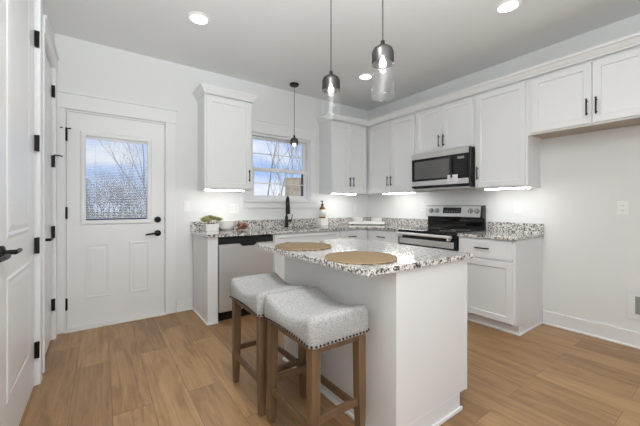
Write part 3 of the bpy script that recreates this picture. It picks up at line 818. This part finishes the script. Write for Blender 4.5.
# ------------------------------------------------------------------ stools
def make_stool():
    st = thing('counter_stool', 'grey saddle seat stool with nailhead trim, the one nearest the camera', 'stool', (0, 0, 0), 0, 'saddle stools at the island')
    hx, hy = 0.179, 0.241
    def outline(ix, iy, n=12, r=0.03):
        pts = []
        for cx, cy, a0 in ((ix - r, iy - r, 0), (-ix + r, iy - r, 90), (-ix + r, -iy + r, 180), (ix - r, -iy + r, 270)):
            for k in range(5):
                a = R(a0 + 90 * k / 4); pts.append((cx + r * math.cos(a), cy + r * math.sin(a)))
        # refine the long sides so the saddle curve is smooth
        res = []
        for i, p in enumerate(pts):
            q = pts[(i + 1) % len(pts)]
            res.append(p)
            d = math.hypot(q[0] - p[0], q[1] - p[1]); m_ = int(d / 0.035)
            for k in range(1, m_): res.append((p[0] + (q[0] - p[0]) * k / m_, p[1] + (q[1] - p[1]) * k / m_))
        return res
    base_ = outline(hx, hy)
    def ztop(y): return 0.664 + 0.042 * min(1, abs(y) / (hy * 0.88)) ** 2.0
    zb_ = 0.572
    def zbot(y): return zb_ + 0.014 - 0.014 * (abs(y) / hy) ** 2
    rs = []
    rs.append([(x * 0.9, y * 0.93, zbot(y) + 0.002) for x, y in base_])
    rs.append([(x * 0.985, y * 0.99, zbot(y)) for x, y in base_])
    rs.append([(x, y, zbot(y) + 0.008) for x, y in base_])
    rs.append([(x * 1.012, y * 1.008, (zbot(y) + ztop(y)) / 2) for x, y in base_])
    for s_, dz in ((1.0, -0.034), (0.985, -0.018), (0.955, -0.007), (0.90, -0.0005), (0.83, 0.003), (0.7, 0.006), (0.45, 0.009), (0.2, 0.010), (0.03, 0.010)):
        sy = 1 - (1 - s_) * (1 if s_ < .9 else 0.7)
        rs.append([(x * s_, y * sy, ztop(y * sy) + dz) for x, y in base_])
    seat = MB().rings(rs).build('seat', 'fabric', st, smooth=True)
    for p in seat.data.polygons: p.use_smooth = True
    nb = MB()
    per = base_ + base_[:1]; acc = 0
    for p, q in zip(per, per[1:]):
        d = math.hypot(q[0] - p[0], q[1] - p[1]); k = -acc
        while k < d - 1e-9:
            if k >= 0:
                x = p[0] + (q[0] - p[0]) * k / d; y = p[1] + (q[1] - p[1]) * k / d
                nb.sphere((x * 1.003, y * 1.002, zbot(y) + 0.010), 0.0062, seg=8, rn=5)
            k += 0.0215
        acc = d - (k - 0.0215)
    nb.build('nailhead_trim', 'bronze', seat, smooth=True)
    lx, ly = 0.142, 0.205
    for sx, sy in ((-1, -1), (1, -1), (1, 1), (-1, 1)):
        b = MB(); rs = []
        for z, h, off in ((0.0, 0.0165, 0.0), (0.16, 0.0215, -0.001), (0.30, 0.0235, -0.002), (0.585, 0.0245, -0.004)):
            cx, cy = sx * (lx + off), sy * (ly + off)
            rs.append([(cx - h, cy - h, z), (cx + h, cy - h, z), (cx + h, cy + h, z), (cx - h, cy + h, z)])
        b.rings(rs).build('leg', 'wood', st, bevel=0.0025)
    for s_ in (-1, 1):
        MB().box(s_ * lx - 0.010, s_ * lx + 0.010, -ly + 0.02, ly - 0.02, 0.165, 0.20).build('stretcher', 'wood', st, bevel=0.002)
        MB().box(-lx + 0.02, lx - 0.02, s_ * ly - 0.010, s_ * ly + 0.010, 0.215, 0.25).build('stretcher', 'wood', st, bevel=0.002)
        MB().box(s_ * lx - 0.011, s_ * lx + 0.011, -ly + 0.02, ly - 0.02, 0.545, 0.584).build('apron', 'wood', st)
        MB().box(-lx + 0.02, lx - 0.02, s_ * ly - 0.011, s_ * ly + 0.011, 0.535, 0.574).build('apron', 'wood', st)
    return st
s1 = make_stool(); s1.location = (-2.780, -2.448, 0); s1.rotation_euler.z = R(0)
s2 = copy_tree(s1); s2.location = (-2.800, -1.950, 0); s2.rotation_euler.z = R(0)
s2['label'] = 'grey saddle seat stool with nailhead trim, farther one beside the dishwasher'

# ------------------------------------------------------------------ pendants
def pendant(label, x, y, ztop_, r, cap_h, glass_h, power):
    """origin at top of the smoked cap"""
    p = thing('pendant_light', label, 'pendant light', (x, y, ztop_), 0, 'glass pendant lights')
    L = H - ztop_
    MB().lathe([(0.062, L - 0.0005), (0.062, L - 0.02), (0.055, L - 0.026), (0.0005, L - 0.026)], n=28).build('ceiling_canopy', 'black', p, smooth=True)
    MB().tube([(0, 0, 0.03), (0, 0, L - 0.02)], 0.0032, 8).build('cord', 'black', p, smooth=True)
    MB().lathe([(0.006, 0.035), (0.012, 0.03), (0.013, 0.0), (0.018, -0.004), (0.018, -0.05), (0.0005, -0.05)], n=16, cap0=True).build('socket', 'black', p, smooth=True)
    k = cap_h
    MB().lathe([(0.014, 0.0), (r * 0.55, -0.004), (r * 0.82, -0.018), (r * 0.95, -0.04), (r * 0.97, -k)], n=36, cap0=False, cap1=False).build('smoked_shade', 'smoked', p, smooth=True)
    MB().lathe([(r * 0.975, -k), (r, -k - 0.005), (r, -k - glass_h + 0.004), (r * 0.985, -k - glass_h)], n=36, cap0=False, cap1=False).build('glass_shade', 'clear', p, smooth=True)
    MB().tube([(r * 0.985 * math.cos(2 * PI * i / 36), r * 0.985 * math.sin(2 * PI * i / 36), -k - glass_h) for i in range(36)], 0.0016, 6, closed=True).build('glass_rim', 'clear', p, smooth=True)
    zb_ = -cap_h
    MB().lathe([(0.009, zb_ + 0.055), (0.010, zb_ + 0.045), (0.017, zb_ + 0.022), (0.021, zb_ + 0.006), (0.017, zb_ - 0.010), (0.0005, zb_ - 0.017)], n=18).build('bulb', 'bulb', p, smooth=True)
    return p
pendant('clear glass pendant over the far half of the island', -2.31, -1.985, 2.160, 0.068, 0.112, 0.195, BULB_POWER)
pendant('clear glass pendant over the near half of the island', -2.31, -2.497, 2.160, 0.068, 0.112, 0.195, BULB_POWER)
pendant('small glass pendant hanging in front of the kitchen window', -1.606, -0.268, 2.105, 0.056, 0.09, 0.11, BULB_POWER * 0.4)

# ------------------------------------------------------------------ recessed ceiling lights
def can(label, x, y, power=CAN_POWER, spread=110):
    c = thing('recessed_light', label, 'ceiling light', (x, y, H), 0, 'recessed ceiling lights')
    MB().lathe([(0.095, 0), (0.095, -0.004), (0.072, -0.009), (0.070, -0.004), (0.070, 0)], n=36, cap0=False, cap1=False).build('trim_ring', 'plastic', c, smooth=True)
    MB().lathe([(0.069, -0.0015), (0.069, -0.005), (0.0005, -0.006)], n=36, cap0=True).build('lens', 'can', c, smooth=True)
    l = bpy.data.lights.new('can_beam', 'AREA'); l.shape = 'DISK'; l.size = 0.13; l.energy = power; l.color = (1, 0.99, 0.97); l.spread = R(spread)
    o = bpy.data.objects.new('can_beam', l); COL.objects.link(o); o.parent = c; o.location = (0, 0, -0.014)
can('recessed ceiling light nearest the entry door, at the left', -3.003, -1.018)
can('recessed ceiling light nearest the right wall cabinets, at the upper right', -1.008, -2.64)
can('recessed ceiling light seen between the two island pendants', -1.002, -0.985)
can('unseen recessed ceiling light added above the viewpoint, over the stools side', -3.0, -2.64, 13, 170)  # unseen corner of the can grid, added and run strong as fill
# further lights of the same grid behind the viewpoint
for (x, y, lb) in ((-3.0, -5.2, 'left one of two recessed ceiling lights behind the viewpoint'), (-1.0, -5.2, 'right one of two recessed ceiling lights behind the viewpoint')):
    can(lb, x, y)

# ------------------------------------------------------------------ wall plates, vent
def plate(name, label, cat, loc, rot, kind, w=0.072, h=0.116):
    p = thing(name, label, cat, loc, rot)
    MB().box(-w / 2, w / 2, -0.006, -0.0005, -h / 2, h / 2).build('cover_plate', 'plastic', p, bevel=0.002)
    for off in ((0,) if w < 0.1 else (-0.024, 0.024)):
        if kind == 'outlet':
            for s_ in (-1, 1):
                q = MB().lathe([(0.017, -0.006), (0.0165, -0.0085), (0.0005, -0.009)], (off, 0, s_ * 0.021), 'y', 18).build('receptacle', 'plastic', p, smooth=True)
                for k in (-1, 1): MB().box(off + k * 0.006 - 0.0012, off + k * 0.006 + 0.0012, -0.0097, -0.0088, s_ * 0.021 - 0.004, s_ * 0.021 + 0.005).build('slot', 'darkgrey', q)
        else:
            MB().box(off - 0.0165, off + 0.0165, -0.0105, -0.006, -0.033, 0.033).build('rocker', 'plastic', p, bevel=0.002)
plate('light_switch', 'white rocker switch on the back wall beside the entry door', 'switch', (-2.885, 0, 1.20), 0, 'switch')
plate('wall_outlet', 'white double outlet on the back wall under the single wall cabinet', 'outlet', (-2.33, 0, 1.17), 0, 'outlet', 0.118)
plate('wall_outlet', 'white outlet on the back wall near the corner tray', 'outlet', (-0.30, 0, 1.17), 0, 'outlet')
plate('wall_outlet', 'white outlet on the right wall just left of the range back guard', 'outlet', (0, -1.09, 1.19), RR, 'outlet')
plate('light_switch', 'white switch plate on the right wall above the short countertop', 'switch', (0, -2.308, 1.18), RR, 'switch')
plate('wall_outlet', 'white outlet on the bare right wall, right of the base cabinets', 'outlet', (0, -3.134, 1.182), RR, 'outlet')
vg = thing('return_vent', 'white framed grey return air grille low on the right wall', 'vent', (0, -3.165, 0.24), RR)
b = MB().box(0, 0.36, -0.012, -0.0005, 0, 0.045).box(0, 0.36, -0.012, -0.0005, 0.195, 0.24).box(0, 0.045, -0.012, -0.0005, 0.045, 0.195).box(0.315, 0.36, -0.012, -0.0005, 0.045, 0.195)
b.build('frame', 'wall', vg, bevel=0.002)
MB().box(0.045, 0.315, -0.003, -0.0008, 0.045, 0.195).build('backing', 'grille', vg)
for i in range(9):
    MB().box(0.045, 0.315, -0.010, -0.004, 0.052 + i * 0.0165, 0.058 + i * 0.0165).build('louver', 'grille', vg)

# ------------------------------------------------------------------ things on the counter
pl = thing('potted_succulent', 'green succulents in a low white planter at the counter end', 'plant', (-2.665, -0.21, CT))
MB().rings([[(sx * a, sy * b_, z) for sx, sy in ((-1, -1), (1, -1), (1, 1), (-1, 1))] for a, b_, z in ((0.066, 0.045, 0.0005), (0.074, 0.05, 0.085), (0.068, 0.044, 0.085), (0.066, 0.043, 0.07))]).build('planter', 'ceramic', pl, bevel=0.004)
MB().sphere((0, 0, 0.072), 0.06, (1.05, 0.68, 0.35)).build('moss', 'soil', pl, smooth=True)
rnd = random.Random(3)
for j in range(11):
    cx = -0.075 + 0.15 * (j % 6) / 5 + rnd.uniform(-0.01, 0.01); cy = -0.028 + 0.05 * (j // 6) + rnd.uniform(-0.01, 0.01)
    cz = 0.100 + rnd.uniform(0, 0.025) + 0.028 * (1 - abs(cx) / 0.075); b = MB(); K = 16; rs_ = rnd.uniform(0.044, 0.062)
    for k in range(K):
        a = k * 2.399; el = R(14 + 66 * k / K); ln = rs_ * (1 - 0.35 * k / K)
        d_ = Vector((math.cos(a) * math.cos(el), math.sin(a) * math.cos(el), math.sin(el)))
        p0 = Vector((cx, cy, cz))
        b.tube([p0, p0 + d_ * ln * 0.55 + Vector((0, 0, 0.002)), p0 + d_ * ln + Vector((0, 0, 0.007))], [0.003, 0.0085, 0.0012], 6)
    b.build('rosette', 'leafpale' if j % 3 == 1 else 'leaf', pl, smooth=True)
# wide white bowl between planter and ornament
bo = MB().lathe([(0.05, 0.0), (0.055, 0.004), (0.09, 0.02), (0.118, 0.06), (0.126, 0.112), (0.122, 0.112), (0.112, 0.06), (0.085, 0.026), (0.0005, 0.012)], n=44).build('bowl', 'ceramic', smooth=True)
bo.location = (-2.47, -0.15, CT + 0.0005); bo.scale = (0.9, 0.9, 1)
tag(bo, 'wide white bowl on the counter between the planter and wooden knot', 'bowl')
# knotted wooden ornament
kn = thing('wooden_knot', 'rust brown wooden knot ornament on the counter beside the wide bowl', 'ornament', (-2.318, -0.25, CT))
pts = []
for i in range(90):
    a = 2 * PI * i / 90; r = 0.031 + 0.016 * math.cos(3 * a)
    pts.append((r * math.cos(2 * a) * 1.15, r * math.sin(2 * a) * 0.9, 0.05 + 0.026 * math.sin(3 * a)))
MB().tube(pts, 0.0175, 10, closed=True).build('knot', 'rust', kn, smooth=True)
MB().tube([(-0.035, -0.01, 0.03), (-0.065, -0.025, 0.016), (-0.09, -0.045, 0.011)], [0.014, 0.012, 0.008], 10).build('tail', 'rust', kn, smooth=True)
# soap bottle on a white stand
sd = MB().box(-1.075, -0.945, -0.135, -0.025, CT + 0.0005, CT + 0.108).build('riser_block', 'ceramic', bevel=0.006)
tag(sd, 'small white riser block against the backsplash under the soap bottle', 'stand')
so = thing('soap_bottle', 'amber pump soap bottle with a pale label, right of the faucet', 'bottle', (-1.012, -0.08, CT + 0.1085))
MB().lathe([(0.043, 0.0), (0.045, 0.006), (0.045, 0.135), (0.038, 0.155), (0.017, 0.175), (0.016, 0.195), (0.0005, 0.195)], n=24).build('bottle_body', 'amber', so, smooth=True)
MB().lathe([(0.0458, 0.022), (0.0458, 0.128)], n=24, cap0=False, cap1=False).build('label', 'label', so, smooth=True, solid=0.0006)
pm = MB().lathe([(0.019, 0.19), (0.019, 0.212), (0.007, 0.216), (0.006, 0.245), (0.0005, 0.245)], n=16).build('pump', 'black', so, smooth=True)
MB().tube([(0.012, 0.006, 0.252), (-0.012, -0.005, 0.252), (-0.042, -0.02, 0.246)], [0.009, 0.009, 0.006], 8).build('pump_head', 'black', pm, smooth=True)
# tray across the corner with two bowls
ta = R(-45)
tr = thing('serving_tray', 'white rectangular tray set diagonally in the counter corner', 'tray', (-0.30, -0.28, CT), ta)
b = MB(); a_, c_ = 0.27, 0.15
b.box(-a_, a_, -c_, c_, 0.012, 0.02).box(-a_, a_, -c_, -c_ + 0.012, 0.02, 0.05).box(-a_, a_, c_ - 0.012, c_, 0.02, 0.05).box(-a_, -a_ + 0.012, -c_ + 0.012, c_ - 0.012, 0.02, 0.05).box(a_ - 0.012, a_, -c_ + 0.012, c_ - 0.012, 0.02, 0.05)
b.build('tray_body', 'ceramic', tr, bevel=0.003)
for sx in (-1, 1):
    for sy in (-1, 1):
        MB().lathe([(0.012, 0.0003), (0.014, 0.0118)], (sx * 0.22, sy * 0.11, 0), n=12).build('foot', 'darkgrey', tr, smooth=True)
BOWL = [(0.04, 0.0), (0.045, 0.004), (0.075, 0.03), (0.095, 0.085), (0.091, 0.085), (0.07, 0.032), (0.0005, 0.01)]
for k, (u, lb) in enumerate(((-0.14, 'white bowl at the left end of the corner tray'), (0.15, 'white bowl at the right end of the corner tray, by the range'))):
    x = -0.30 + u * math.cos(ta); y = -0.28 + u * math.sin(ta)
    bo = MB().lathe(BOWL, n=32).build('bowl', 'ceramic', smooth=True); bo.location = (x, y, CT + 0.0205)
    tag(bo, lb, 'bowl', 'white bowls on the tray')

# ------------------------------------------------------------------ outside
struct(MB().box(-60, 60, T + 0.02, 120, -0.5, -0.4).build('ground', 'lawn'))
def tree_mesh(seed, h, rad, depth, spread=0.55, upb=0.25, nb=(2, 3)):
    r_ = random.Random(seed); b = MB()
    def grow(p, d, ln, ra, lev):
        n = 4; pts = [p]; rr = [ra]; q = p.copy(); dd = d.copy()
        for k in range(n):
            dd = (dd + Vector((r_.uniform(-1, 1), r_.uniform(-1, 1), r_.uniform(-0.3, 0.7))) * 0.13).normalized()
            q = q + dd * ln / n; pts.append(q.copy()); rr.append(ra * (1 - 0.55 * (k + 1) / n))
        b.tube(pts, rr, 6 if lev == 0 else (5 if lev == 1 else 3))
        if lev < depth:
            m_ = r_.randint(*nb) + (2 if lev == 0 else 1)
            for k in range(m_):
                i = r_.randint(2 if lev else 1, n)
                az = r_.uniform(0, 2 * PI); side = Vector((math.cos(az), math.sin(az), 0.1))
                nd = (dd * (1 - spread) + side * spread + Vector((0, 0, upb))).normalized()
                grow(pts[i], nd, ln * r_.uniform(0.5, 0.72), rr[i] * 0.62, lev + 1)
            grow(pts[-1], dd, ln * 0.62, rr[-1] * 0.9, lev + 1)
    grow(Vector((0, 0, 0)), Vector((r_.uniform(-.1, .1), r_.uniform(-.1, .1), 1)).normalized(), h * 0.42, rad, 0)
    return b
def at(px, y):                                          # world x that a pixel column meets at distance y
    a = R(35.422) + math.atan((px - 320) / F_PX)
    return -3.6944 + math.tan(a) * (y + 3.7914)
# trees outside the kitchen window
for (px, y, h, s_, lb) in ((262, 8.5, 7.5, 1, 'thin bare tree nearest the kitchen window, seen at its left'), (277, 15, 9.5, 3, 'bare tree seen through the middle of the kitchen window'), (291, 21, 11, 4, 'tall bare tree behind the shed, seen through the kitchen window'), (304, 30, 13, 6, 'farthest bare tree at the right of the kitchen window')):
    o = tree_mesh(s_ * 11, h, 0.0045 * h + 0.012, 4, 0.5, 0.35).build('bare_tree', 'bark'); o.location = (at(px, y), y, -0.41)
    tag(o, lb, 'tree')
# far tree line beyond the glazed entry door: a dense grey thicket
rnd = random.Random(5); b = MB()
for i in range(26):
    y = 30 + rnd.uniform(0, 10); px = 80 + 2.9 * i
    q = tree_mesh(200 + i, rnd.uniform(4.8, 6.3), 0.085, 4, 0.6, 0.15, (2, 3))
    mtx = Matrix.Translation((at(px, y), y, -0.41)) @ Matrix.Rotation(rnd.uniform(0, 6.28), 4, 'Z')
    me_ = bpy.data.meshes.new('t'); q.bm.transform(mtx); q.bm.to_mesh(me_); q.bm.free(); b.bm.from_mesh(me_); bpy.data.meshes.remove(me_)
o = b.build('treeline', 'bark'); o['kind'] = 'stuff'
tag(o, 'dense grey leafless treeline seen through the entry door glass', 'treeline')
o = tree_mesh(77, 8.5, 0.06, 4, 0.5, 0.35).build('bare_tree', 'bark'); o.location = (at(147, 14), 14, -0.41)
tag(o, 'bare tree standing in front of the treeline, seen through the entry door', 'tree')
# weathered wooden outbuilding beyond the window
sh_ = thing('wooden_shed', 'weathered wooden shed outside, low in the right of the window', 'shed', (at(285, 9), 9, -0.4), -0.7)
b = MB(); k = 0.0
while k < 3.0:
    b.box(k, k + 0.135, 0, 0.03, 0, 2.93); k += 0.15
b.box(0, 3.0, 0.03, 2.2, 0, 2.9)
b.build('siding', 'shedwood', sh_)
MB().box(-0.02, 3.02, -0.02, 2.2, 2.905, 2.95).build('roof', 'shedwood', sh_)
MB().box(0.78, 0.92, -0.07, -0.025, 0, 3.18).build('corner_post', 'shedtrim', sh_)
